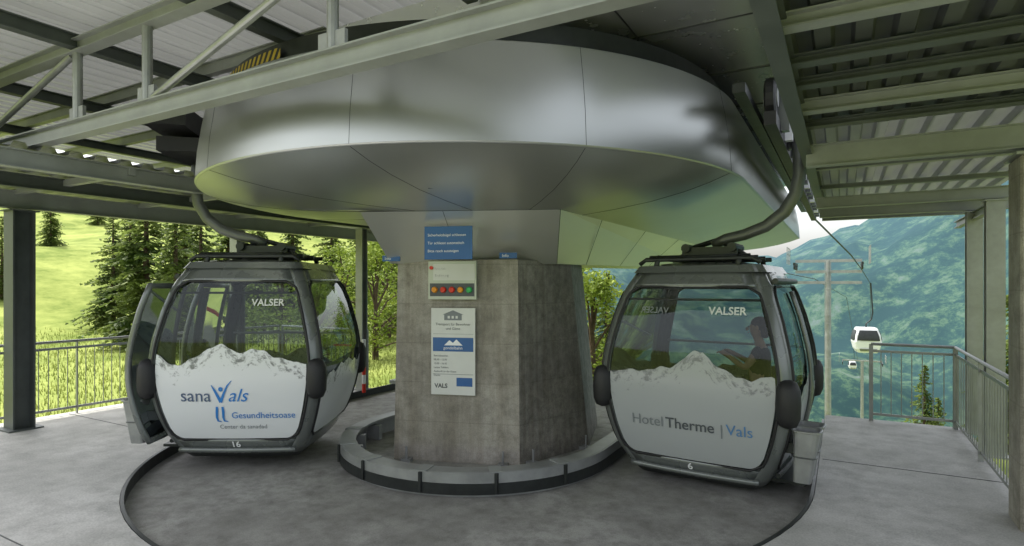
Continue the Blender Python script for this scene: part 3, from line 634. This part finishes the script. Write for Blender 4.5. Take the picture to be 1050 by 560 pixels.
def cabin(label,loc,rz,s,number,kind,opendoor=None,seed=1):
    c=thing('gondola_cabin',label,'gondola cabin',loc,rz,'gondola cabins')
    M_rock=M_rockShade if kind=='hotel' else M_rockW
    frame=[corner(sx,sy) for sx in (1,-1) for sy in (1,-1)]
    for fc in 'fbrl':
        ext=lambda z:rr_ext(z,Z0,Z1,AM)
        one=lambda v:(lambda z:v)
        frame.append(patch(fc,0,Z0,one(-1),one(1),0,4,10)); frame.append(patch(fc,Z1,2.08,one(-1),one(1),0,4,10))
        frame.append(patch(fc,Z0,Z1,one(-1.0),lambda z:-min(1,ext(z)),0,30,2)); frame.append(patch(fc,Z0,Z1,lambda z:min(1,ext(z)),one(1.0),0,30,2))
    o=mk('cabin_shell',*join(frame),M_frame,c,smooth=True,local=True); solid(o,.05)
    for fc in 'fbrl':
        inn=lambda z:rr_ext(z,Z0,Z1,AM)
        if fc==opendoor: continue
        mk('window_pane',*patch(fc,Z0,Z1,lambda z:-inn(z),inn,-.012,12,6),M_glass,c,smooth=True,local=True)
        rf=ridge(seed+ord(fc))
        if fc in 'br': rf=(lambda g_:(lambda a:g_(a)-.22))(rf)
        V,F,uv=decal(fc,rf,.002)
        mk('printed_panel',V,F,M_rock,c,smooth=True,local=True,uvs=uv)
        mk('inner_panel',*patch(fc,Z0,.80,lambda z:-min(1,inn(z)),lambda z:min(1,inn(z)),-.05,8,6),M_frame,c,smooth=True,local=True)
        rim=[]; nn=26
        for i in range(nn+1): z=Z0+(Z1-Z0)*i/nn; rim.append((inn(z),z))
        loop=[(a,z) for a,z in rim]+[(-a,z) for a,z in rim[::-1]]
        mk('window_seal',*tube([surf(fc,a,z,.004) for a,z in loop],.014,6,closed=True),M_black,c,smooth=True,local=True)
    dside='r' if s>0 else 'l'
    for sg in (-1,1):
        if not opendoor: mk('door_edge',*tube([surf(dside,sg*.045,Z0+i*.09,.02) for i in range(20)],.022,6),M_frame,c,smooth=True,local=True)
    if opendoor:
        for sg in (-1,1):
            leaf=thing_part('door_leaf',c); sh=Vector((s*.13,sg*.55,0))
            L_=[surf(dside,-.5,Z0+i*.09,0)+sh for i in range(20)]; R2=[surf(dside,.5,Z0+i*.09,0)+sh for i in range(20)]
            mk('door_frame',*tube(L_+R2[::-1],.035,8,closed=True),M_frame,leaf,smooth=True,local=True)
            V,F=patch(dside,Z0,Z1,lambda z:-.5,lambda z:.5,-.01,12,4); mk('window_pane',[v+sh for v in V],F,M_glass,leaf,smooth=True,local=True)
            V,F=patch(dside,Z0+.02,1.0,lambda z:-.48,lambda z:.48,.004,16,4); mk('door_panel',[v+sh for v in V],F,M_white,leaf,smooth=True,local=True)
            for zz in (1.15,1.45,1.7): mk('door_bar',*tube([surf(dside,-.5,zz,.01)+sh,surf(dside,.5,zz,.01)+sh],.012,6),M_galv,leaf,local=True)
    mk('door_track',*tube([surf(dside,a/10,1.985,.05) for a in range(-10,11)],.03,8),M_dark,c,local=True)
    mk('door_track',*tube([surf(dside,a/10,.12,.05) for a in range(-10,11)],.025,8),M_dark,c,local=True)
    mk('step_plate',*boxd(min(s*.68,s*1.0),max(s*.68,s*1.0),-.5,.5,.0,.03),M_dark,c,local=True)
    def loopz(z,off=0,n=6):
        hw=cr(HW,z)+off;hl=cr(HL,z)+off;P=[]
        for sx,sy,q0 in ((1,-1,-90),(1,1,0),(-1,1,90),(-1,-1,180)):
            for i in range(n+1):
                q=math.radians(q0+90*i/n); P.append(Vector((sx*(hw-R_)+R_*math.cos(q),sy*(hl-R_)+R_*math.sin(q),z)))
        return P
    a=loopz(2.075,.02);b=[Vector((p.x*.93,p.y*.93,2.15)) for p in a];b2=[Vector((p.x*.5,p.y*.5,2.19)) for p in a]; n=len(a)
    V=a+b+b2;F=[(i,(i+1)%n,n+(i+1)%n,n+i) for i in range(n)]+[(n+i,n+(i+1)%n,2*n+(i+1)%n,2*n+i) for i in range(n)]+[tuple(range(2*n,3*n)),tuple(range(n-1,-1,-1))]
    mk('cabin_roof',V,F,M_frame,c,local=True)
    a=loopz(.02,0);b=[Vector((p.x*.9,p.y*.9,-.06)) for p in a]; V=a+b+[Vector((p.x,p.y,.09)) for p in a]
    F=[(n+i,n+(i+1)%n,(i+1)%n,i) for i in range(n)]+[tuple(range(2*n-1,n-1,-1)),tuple(range(2*n,3*n))]
    mk('cabin_floor',V,F,M_dark,c,local=True)
    mk('lower_bumper',*tube([surf('f',k/10,.05,.03) for k in range(-11,12)],.028,8),M_frame,c,smooth=True,local=True)
    for sx in (1,-1):
        for sy in (-1,1):
            z=.86; hw=cr(HW,z);hl=cr(HL,z); cc_=Vector((sx*(hw-.035),sy*(hl-.03),z))
            pts=[cc_+Vector((0,0,t)) for t in (-.22,-.20,-.13,0,.13,.20,.22)]
            mk('corner_bumper',*tube(pts,[.03,.075,.105,.112,.105,.075,.03],14),M_black,c,smooth=True,local=True)
    fr=[]
    for x in (-.42,.42): fr.append(tube([(x,-.66,2.15),(x,-.60,2.24),(x,.60,2.24),(x,.66,2.15)],.03,8))
    for y in (-.58,-.2,.2,.58): fr.append(tube([(-.52,y,2.24),(.52,y,2.24)],.026,8))
    fr.append(tube([(-.62,-.62,2.17),(-.55,-.62,2.22),(.55,-.62,2.22),(.62,-.62,2.17)],.024,8))
    mk('roof_carriage',*join(fr),M_dark,c,smooth=True,local=True)
    mk('hanger_mount',*join([prism((-.30,-.14,2.30),(.30,-.14,2.30),rprof(.03,.14)),prism((-.30,.14,2.30),(.30,.14,2.30),rprof(.03,.14)),tube([(-.25,-.2,2.36),(-.25,.2,2.36)],.05,10),tube([(.25,-.2,2.36),(.25,.2,2.36)],.05,10),tube([(-.38,0,2.25),(-.2,0,2.38),(.05*s,0,2.45)],.03,8),tube([(.38,0,2.25),(.2,0,2.38),(.05*s,0,2.45)],.03,8)]),M_dark,c,local=True)
    key=[(0,2.40),(.14,2.46),(.34,2.50),(.56,2.58),(.74,2.72),(.85,2.90),(.89,3.12),(.88,3.35),(.84,3.55)]
    mk('hanger_arm',*tube([(s*x,0,z) for x,z in key],[.055,.06,.062,.065,.068,.068,.064,.06,.055],12,flat=.8),M_arm,c,smooth=True,local=True)
    gp=[boxd(min(s*.66,s*.92),max(s*.66,s*.92),-.22,.22,3.52,3.64),boxd(min(s*.60,s*.74),max(s*.60,s*.74),-.12,.12,3.60,3.74),tube([(s*.86,-.22,3.70),(s*.86,.22,3.70)],.04,10),tube([(s*.95,-.1,3.5),(s*.95,-.1,3.72)],.05,10),tube([(s*.92,.16,3.45),(s*.98,.16,3.66)],.035,10)]
    o=mk('rope_grip',*join(gp),M_dark,c,local=True); bevel(o,.01,1)
    for sy in (-1,1):
        if kind=='hotel' and sy>0: x0,x1,zs=.05,.74,.60
        else: x0,x1,zs=-.66,.66,.54
        y0,y1=sorted((sy*.42,sy*.80))
        bevel(mk('seat',*boxd(x0,x1,y0,y1,zs-.08,zs),M_seat,c,local=True),.03,2)
        mk('seat_support',*boxd(x0+.1,x1-.1,sy*.6-.03,sy*.6+.03,.09,zs-.08),M_dark,c,local=True)
    mk('grab_rail',*tube([(-.80,.85,1.22),(.80,.85,1.22)],.014,8),M_galv,c,local=True)
    mk('window_divider',*tube([surf('f',k/8,1.80,-.03) for k in range(-8,9)],.012,6),M_dark,c,local=True)
    def put(name,body,a,z,size,m,align='LEFT',bold=0,shear=0,off=.010,mirror=False):
        V,F=txt_mesh(body,size,align,shear,bold); out=[]
        for v in V:
            zz=z+v.y; hw=cr(HW,zz)-R_; x=a+(-v.x if mirror else v.x); out.append(surf('f',x/hw,zz,off))
        return mk(name,out,F,m,c,local=True)
    put('window_lettering','VALSER',.20,1.66,.105,M_paper,bold=.002)
    if kind=='hotel': put('window_lettering','VALSER',-.20,1.66,.09,M_tgrey,bold=.001,mirror=True)
    if kind=='hotel':
        put('panel_lettering','Hotel',-.58,.51,.150,M_tgrey)
        put('panel_lettering','Therme',-.215,.51,.150,M_tdark,bold=.0015)
        put('panel_lettering','|',.315,.50,.15,M_tgrey)
        put('panel_lettering','Vals',.375,.51,.150,M_tlb)
    else:
        put('panel_lettering','sana',-.545,.62,.195,M_tsana)
        put('panel_lettering','als',-.03,.62,.205,M_tblue,shear=.35)
        put('panel_lettering','Gesundheitsoase',.0,.43,.100,M_tblue)
        put('panel_lettering','Center da sanadad',-.14,.31,.068,M_tgrey)
        def stroke(pts,rs,m=M_tblue):
            V=[];n_=len(pts)
            for i,(x,z) in enumerate(pts):
                x0,z0=pts[max(0,i-1)];x1,z1=pts[min(n_-1,i+1)]; dx,dz=x1-x0,z1-z0; l=math.hypot(dx,dz) or 1; nx,nz_=-dz/l,dx/l
                for sg in (1,-1):
                    X=x+nx*rs[i]*sg; Z=z+nz_*rs[i]*sg; V.append(surf('f',X/(cr(HW,Z)-R_),Z,.010))
            F=[(2*i,2*i+2,2*i+3,2*i+1) for i in range(n_-1)]; mk('figure_emblem',V,F,m,c,local=True)
        stroke([(-.20,.80),(-.165,.74),(-.125,.66),(-.105,.61)],[.004,.012,.016,.016])
        stroke([(-.105,.61),(-.075,.69),(-.03,.79),(.02,.85)],[.016,.013,.009,.003])
        stroke([(-.15,.56),(-.155,.50),(-.16,.44),(-.15,.40),(-.11,.39)],[.012,.014,.012,.010,.003])
        stroke([(-.09,.56),(-.085,.50),(-.09,.44),(-.08,.40),(-.04,.39)],[.012,.014,.012,.010,.003])
        cx_,cz_=-.10,.755; stroke([(cx_+.014*math.cos(k*.7),cz_+.014*math.sin(k*.7)) for k in range(10)],[.012]*10)
    V,F=txt_mesh(number,.10,'CENTER',0,.002); mk('cabin_number',[surf('f',v.x/(cr(HW,.06)-R_),.085+v.y,.012) for v in V],F,M_ltext,c,local=True)
    xo=.13 if kind=='hotel' else .24
    x0=s*(cr(HW,.5)+xo)
    for yy in (-.74,-.48):
        o=thing_part('ski_holder',c)
        def sq(x,w0,w1,z):
            P=[]
            for k in range(20):
                t=2*math.pi*k/20; cx2=math.copysign(abs(math.cos(t))**.5,math.cos(t)); sy2=math.copysign(abs(math.sin(t))**.5,math.sin(t))
                P.append(Vector((x+w0*cx2,yy+w1*sy2,z)))
            return P
        A0=sq(x0-s*.01,.075,.075,.12); A1=sq(x0+s*.03,.115,.11,.60); V=A0+A1; F=[(k,(k+1)%20,20+(k+1)%20,20+k) for k in range(20)]
        q=mk('holder_bin',V,F,M_galv,o,smooth=False,local=True); solid(q,.010)
        mk('holder_base',sq(x0-s*.01,.073,.073,.125),[tuple(range(20))],M_dark,o,local=True)
        mk('holder_rim',*tube(sq(x0+s*.03,.118,.113,.60),.011,6,closed=True),M_galv,o,local=True)
        mk('holder_hoop',*tube(sq(x0+s*.01,.098,.095,.36),.008,6,closed=True),M_arm,o,local=True)
        mk('holder_bracket',*prism((s*.84,yy,.42),(x0-s*.06,yy,.42),rprof(.05,.10)),M_dark,o,local=True)
    return c
pL=cw(-3.08,7.35,.06); pR=cw(2.27,6.62,.0)
cabL=cabin('grey gondola cabin 16 with white panels and blue health-resort lettering',pL,A+math.radians(1),-1,'16','sana','l',3)
cabR=cabin('grey gondola cabin 6 with hotel lettering and a seated passenger',pR,math.radians(-4),1,'6','hotel',None,8)
# ---------------------------------------------------------------- person in cabin 6
M_skin=mat('skin',(.50,.30,.21),.55,0,.4,20,.08); M_hair=mat('hair',(.05,.02,.012),.6,0,.4,30,.4); M_shirt=mat('dark_shirt',(.015,.017,.022),.8,0,.3,12,.3); M_trs=mat('dark_trousers',(.03,.035,.06),.8,0,.3,12,.3); M_shoe=mat('shoe',(.05,.04,.03),.6,0,.4,9,.3)
pos=cabR.location+Matrix.Rotation(math.radians(-4),3,'Z')@Vector((.40,.45,.70))
per=thing('person','seated passenger with reddish brown hair in dark clothes, hand raised','person',pos,math.radians(-4))
def skin(name,verts,edges,rad,m,parent,sub=2,root=0):
    me=bpy.data.meshes.new(name); me.from_pydata(verts,edges,[]); me.materials.append(m); o=link(bpy.data.objects.new(name,me)); o.parent=parent
    md=o.modifiers.new('skin','SKIN'); md.use_smooth_shade=True
    sv_=me.skin_vertices[0].data
    for i,r in enumerate(rad): sv_[i].radius=(r,r)
    sv_[root].use_root=True
    sd=o.modifiers.new('sub','SUBSURF'); sd.levels=sub; sd.render_levels=sub; return o
V=[(0,0,.06),(.01,0,.25),(.03,0,.42),(.03,0,.53),(.01,0,.60),(-.01,0,.66),(-.02,0,.75),(-.01,0,.82)]
R=[.12,.125,.14,.075,.05,.062,.098,.07]
E=[(i,i+1) for i in range(7)]
def add(p,r,par): V.append(p);R.append(r);E.append((par,len(V)-1)); return len(V)-1
for sy in (-1,1):
    a=add((.03,sy*.17,.50),.055,2)
    el_=add((-.10,sy*.22,.30),.042,a); wr=add((-.30,sy*.14,.42),.028,el_); h=add((-.36,sy*.12,.45),.032,wr)
    for k in range(4):
        b_=add((-.41,sy*.12+(k-1.5)*.018,.465-.002*k),.0095,h); add((-.435,sy*.12+(k-1.5)*.019,.445),.008,b_)
    t_=add((-.37,sy*.075,.475),.009,h); add((-.395,sy*.062,.47),.008,t_)
    hp_=add((-.04,sy*.09,.05),.09,0); kn=add((-.44,sy*.11,.03),.062,hp_); an=add((-.46,sy*.11,-.44),.04,kn); add((-.56,sy*.12,-.54),.034,an)
skin('body',V,E,R,M_skin,per)
sv2=[(0,0,.02),(.01,0,.25),(.03,0,.42),(.03,0,.50)]; se=[(0,1),(1,2),(2,3)]; sr=[.135,.14,.155,.085]
for sy in (-1,1):
    n_=len(sv2); sv2+=[(.03,sy*.17,.49),(-.03,sy*.20,.39)]; se+=[(2,n_),(n_,n_+1)]; sr+=[.072,.062]
skin('shirt',sv2,se,sr,M_shirt,per)
tv2=[(0,0,.04)];te=[];trr=[.135]
for sy in (-1,1):
    n_=len(tv2); tv2+=[(-.04,sy*.09,.05),(-.44,sy*.11,.03),(-.46,sy*.11,-.40)]; te+=[(0,n_),(n_,n_+1),(n_+1,n_+2)]; trr+=[.10,.075,.055]
skin('trousers',tv2,te,trr,M_trs,per)
def ell(c,r,n=14):
    V=[];F=[];m_=10
    for j in range(m_+1):
        ph=math.pi*j/m_
        for i in range(n): th=2*math.pi*i/n; V.append(Vector((c[0]+r[0]*math.sin(ph)*math.cos(th),c[1]+r[1]*math.sin(ph)*math.sin(th),c[2]+r[2]*math.cos(ph))))
    for j in range(m_):
        for i in range(n): F.append((j*n+i,(j+1)*n+i,(j+1)*n+(i+1)%n,j*n+(i+1)%n))
    return V,F
mk('hair',*join([ell((.022,0,.79),(.108,.088,.095)),ell((.07,0,.72),(.06,.075,.09))]),M_hair,per,smooth=True,local=True)
mk('nose',*ell((-.122,0,.735),(.020,.013,.022)),M_skin,per,smooth=True,local=True)
for sy in (-1,1):
    mk('eye',*ell((-.103,sy*.032,.762),(.010,.013,.008)),M_black,per,smooth=True,local=True)
    mk('ear',*ell((.0,sy*.088,.75),(.022,.010,.032)),M_skin,per,smooth=True,local=True)
    mk('shoe',*ell((-.53,sy*.115,-.55),(.13,.045,.04)),M_shoe,per,smooth=True,local=True)
mk('mouth',*ell((-.108,0,.695),(.008,.022,.005)),M_red,per,smooth=True,local=True)
# ---------------------------------------------------------------- outside line
P0=Vector((CX+3.25,14.5,3.62))
tag(mk('haul_rope',*tube([P0,pw(873,262,18),pw(884,277,32),pw(892,290,50),pw(893,318,75),pw(889,366,110),pw(895,420,170)],.022,6),M_dark),'dark steel haul rope running out of the station','rope')
tag(mk('haul_rope',*tube([Vector((CX-3.25,14.5,3.62)),pw(835,286,32),pw(868,305,60),pw(879,366,110),pw(886,420,170)],.022,6),M_dark),'dark steel haul rope running out of the station','rope')
def tower(base,zt,arm,label,sc=1,arms=1,mr_=1.0):
    t=thing('lift_tower',label,'lift tower',base,0,'ropeway towers')
    b=Vector(base)
    mk('mast',*tube([b,b+Vector((0,0,zt))],[.35*sc*mr_,.22*sc*mr_],14),M_galv,t)
    for k in range(arms):
        mk('crossarm',*prism(b+Vector((-arm,0,zt-k*.5)),b+Vector((arm,0,zt-k*.5)),rprof(.22*sc,.22*sc)),M_galv,t)
    for s_ in (-1,1):
        c=b+Vector((s_*arm,0,zt-.25*sc)); mk('sheave_frame',*prism(c-Vector((0,1.6*sc,0)),c+Vector((0,1.6*sc,0)),rprof(.15*sc,.2*sc)),M_dark,t)
        for k in range(6):
            q=c+Vector((0,(-1.4+k*.56)*sc,-.2*sc)); mk('sheave',*tube([q-Vector((.05*sc,0,0)),q+Vector((.05*sc,0,0))],.22*sc,14),M_black,t)
        fr=[tube([c+Vector((.5*s_*sc,-1.5*sc,z)),c+Vector((.5*s_*sc,1.5*sc,z))],.025*sc,5) for z in (.3*sc,.8*sc,1.3*sc)]+[tube([c+Vector((.5*s_*sc,y*sc,.0)),c+Vector((.5*s_*sc,y*sc,1.3*sc))],.025*sc,5) for y in (-1.5,-.5,.5,1.5)]
        mk('service_platform',*join(fr),M_galv,t)
    ld=[tube([b+Vector((x,-.4*sc,0)),b+Vector((x,-.4*sc,zt))],.02*sc,5) for x in (-.2*sc,.2*sc)]+[tube([b+Vector((-.2*sc,-.4*sc,k*.4)),b+Vector((.2*sc,-.4*sc,k*.4))],.012*sc,4) for k in range(int(zt/.4))]
    mk('ladder',*join(ld),M_galv,t)
q=pw(849,292,27); tz=terr(*wc(q.x,q.y)); tower((q.x,q.y,tz),1.95+1.1-tz,1.35,'grey ropeway tower with stacked cross arms just outside the station',.6,3,.75)
q=pw(884,370,110); tz=terr(*wc(q.x,q.y)); tower((q.x,q.y,min(tz,q.z-12)),q.z-min(tz,q.z-12),3.2,'distant grey ropeway tower on the slope',1.1)
def farcabin(px,py,dd,label):
    q=pw(px,py,dd)
    fc_=thing('gondola_cabin',label,'gondola cabin',q,A*.3,'gondola cabins')
    lo=[]
    for z in (0,.3,.9,1.5,1.95,2.1):
        hw=cr(HW,min(2.08,z))*1.05; hl=cr(HL,min(2.08,z)); lo.append([Vector((sx*(hw-.1*k1),sy*(hl-.1*k2),z)) for sx,sy,k1,k2 in ((1,-1,1,0),(1,-1,0,1),(1,1,0,1),(1,1,1,0),(-1,1,1,0),(-1,1,0,1),(-1,-1,0,1),(-1,-1,1,0))])
    Vv=sum(lo,[]); Ff=[(j*8+i,j*8+(i+1)%8,j*8+8+(i+1)%8,j*8+8+i) for j in range(5) for i in range(8)]+[tuple(range(7,-1,-1)),tuple(range(40,48))]
    mk('cabin_shell',Vv,Ff,M_white,fc_,local=True)
    for s_ in 'frl': mk('window_band',*patch(s_,1.05,1.9,lambda z:-1.,lambda z:1.,.08,6,4),M_dark,fc_,local=True)
    mk('lower_panel',*patch('f',.15,.35,lambda z:-.9,lambda z:.9,.06,3,4),M_frame,fc_,local=True)
    mk('hanger_arm',*tube([(0,0,2.1),(0,0,2.4),(.4,0,2.8),(.5,0,3.4),(.35,0,5.9)],.055,8),M_dark,fc_,local=True)
farcabin(888,361,50,'small white gondola cabin hanging far out on the rope')
farcabin(874,378,170,'tiny distant gondola cabin below the tower')
# ---------------------------------------------------------------- trees
def conifer(Ht,seed):
    rnd=random.Random(seed); V=[];F=[]
    nl=int(Ht*4.6); limbs=[]
    for l in range(nl):
        f=l/nl; z=Ht*(.03+.96*f); Rr=(Ht*.20)*(1-f)**.82*rnd.uniform(.7,1.15)+.08
        nb=max(3,int(8-4*f))
        for b_ in range(nb):
            a=rnd.uniform(0,6.28); ln=Rr*rnd.uniform(.55,1.15); dr=-.35*ln*(1-f*.7)
            if l%3==0 and b_<4: limbs.append(tube([(0,0,z),(math.cos(a)*ln*.8,math.sin(a)*ln*.8,z+dr*.8)],[.03,.008],4,cap=False))
            ns=max(4,int(ln*7))
            for k in range(ns):
                t=(k+rnd.random())/ns
                if t<.08: continue
                wd=.24*ln*(1.05-t)+.09
                for sg in (-1,1):
                    c=Vector((math.cos(a)*ln*t,math.sin(a)*ln*t,z+dr*t*t*1.1+rnd.uniform(-.07,.07)))
                    side=Vector((-math.sin(a),math.cos(a),0))*sg; fw=Vector((math.cos(a),math.sin(a),0))
                    tip=c+side*wd*rnd.uniform(.6,1.2)+fw*wd*.5+Vector((0,0,-wd*rnd.uniform(.1,.8)))
                    w_=rnd.uniform(.05,.11); n=len(V); up=Vector((0,0,rnd.uniform(-.06,.06)))
                    V+= [c-fw*w_-up,c+fw*w_+up,tip+fw*w_*.3,tip-fw*w_*.3+Vector((0,0,-.05))]; F.append((n,n+1,n+2,n+3))
    return V,F,limbs
def tree_mesh(kind,Ht,seed):
    if kind=='pine':
        V,F,l=conifer(Ht,seed); T=join([tube([(0,0,-.5),(0,0,Ht*.5),(0,0,Ht*.98)],[Ht*.018,Ht*.011,.02],8)]+l)
    else:
        rnd=random.Random(seed); l=[tube([(0,0,-.3),(.1,.05,Ht*.35),(.05,0,Ht*.8)],[.14,.09,.03],8)]; V=[];F=[]; cl=[]
        for i in range(34):
            a=rnd.uniform(0,6.28); z=rnd.uniform(.15,.95)*Ht; rr_=Ht*.33*math.sin(math.pi*min(1,(z/Ht)*.85+.12))*rnd.uniform(.3,1.1); c=Vector((math.cos(a)*rr_,math.sin(a)*rr_,z)); cl.append(c)
            if i%2: l.append(tube([(.05,.02,z*.6),tuple(c*.5+Vector((0,0,z*.4))),tuple(c)],[.05,.03,.01],5))
        for c in cl:
            rad=Ht*rnd.uniform(.07,.13)
            for k in range(95):
                d_=Vector((rnd.gauss(0,1),rnd.gauss(0,1),rnd.gauss(0,.8))); d_=d_.normalized()*rad*rnd.uniform(.4,1.15); p=c+d_; u_=Vector((rnd.gauss(0,1),rnd.gauss(0,1),rnd.gauss(0,1))).normalized(); v_=u_.cross(Vector((rnd.gauss(0,1),rnd.gauss(0,1),rnd.gauss(0,1)))).normalized(); s_=rnd.uniform(.045,.09); n=len(V)
                V+=[p-u_*s_,p+v_*s_*.6,p+u_*s_,p-v_*s_*.6]; F.append((n,n+1,n+2,n+3))
        T=join(l)
    me=bpy.data.meshes.new('crown'); me.from_pydata([tuple(v) for v in V],[],F); me.materials.append(M_needle if kind=='pine' else M_leaf)
    mt=bpy.data.meshes.new('trunk'); mt.from_pydata([tuple(v) for v in T[0]],[],T[1]); mt.materials.append(M_bark)
    return mt,me
protoP=[tree_mesh('pine',10,s) for s in (1,2,3)]; protoL=[tree_mesh('leaf',5,s) for s in (5,6)]
trees=[
(150,23,7.6,'p'),(116,27,5.6,'p'),(180,21,6.6,'p'),(206,26,7,'p'),(134,34,6.6,'p'),(52,44,4.8,'p'),(2,30,4.4,'p'),(72,80,6,'p'),(30,95,7,'p'),(100,70,6,'p'),(190,34,8,'p'),
(352,24,4.2,'l'),(385,20,4.0,'l'),(340,30,7,'p'),(372,36,7.5,'p'),(410,28,7,'p'),(300,32,8,'p'),(265,28,7,'p'),(235,34,8,'p'),(326,19,3.2,'l'),(398,26,5,'l'),(288,22,4,'l'),
(605,18,4.4,'l'),(622,26,7,'p'),(590,26,6.5,'l'),(640,24,5,'l'),(660,34,7,'p'),(570,34,8,'p'),
(695,42,7.5,'p'),(728,48,8,'p'),(675,36,6.5,'p'),(760,62,8,'p'),
(948,16,3.6,'p'),(962,18,3.4,'p'),(938,20,3.2,'p'),(1037,16,6.2,'p'),(1048,19,7,'p'),(925,30,6,'p'),(975,34,7,'p'),
(545,24,5.5,'l')]
for i,(px,d,h,k) in enumerate(trees):
    xc=(px-525)/600*d; z=terr(xc,d)-.1; mt,me=(protoP[i%3] if k=='p' else protoL[i%2]); sc=h/(10 if k=='p' else 5)
    t=thing('pine_tree' if k=='p' else 'deciduous_tree','dark green conifer standing on the mountain meadow' if k=='p' else 'light green leafy tree behind the platform','tree',cw(xc,d,z),random.uniform(0,6),'conifers around the station' if k=='p' else 'leafy trees around the station')
    wd=random.uniform(1.05,1.35); t.scale=(sc*wd,sc*wd,sc)
    for n_,mm in (('trunk',mt),('crown',me)):
        o=link(bpy.data.objects.new(n_,mm)); o.parent=t
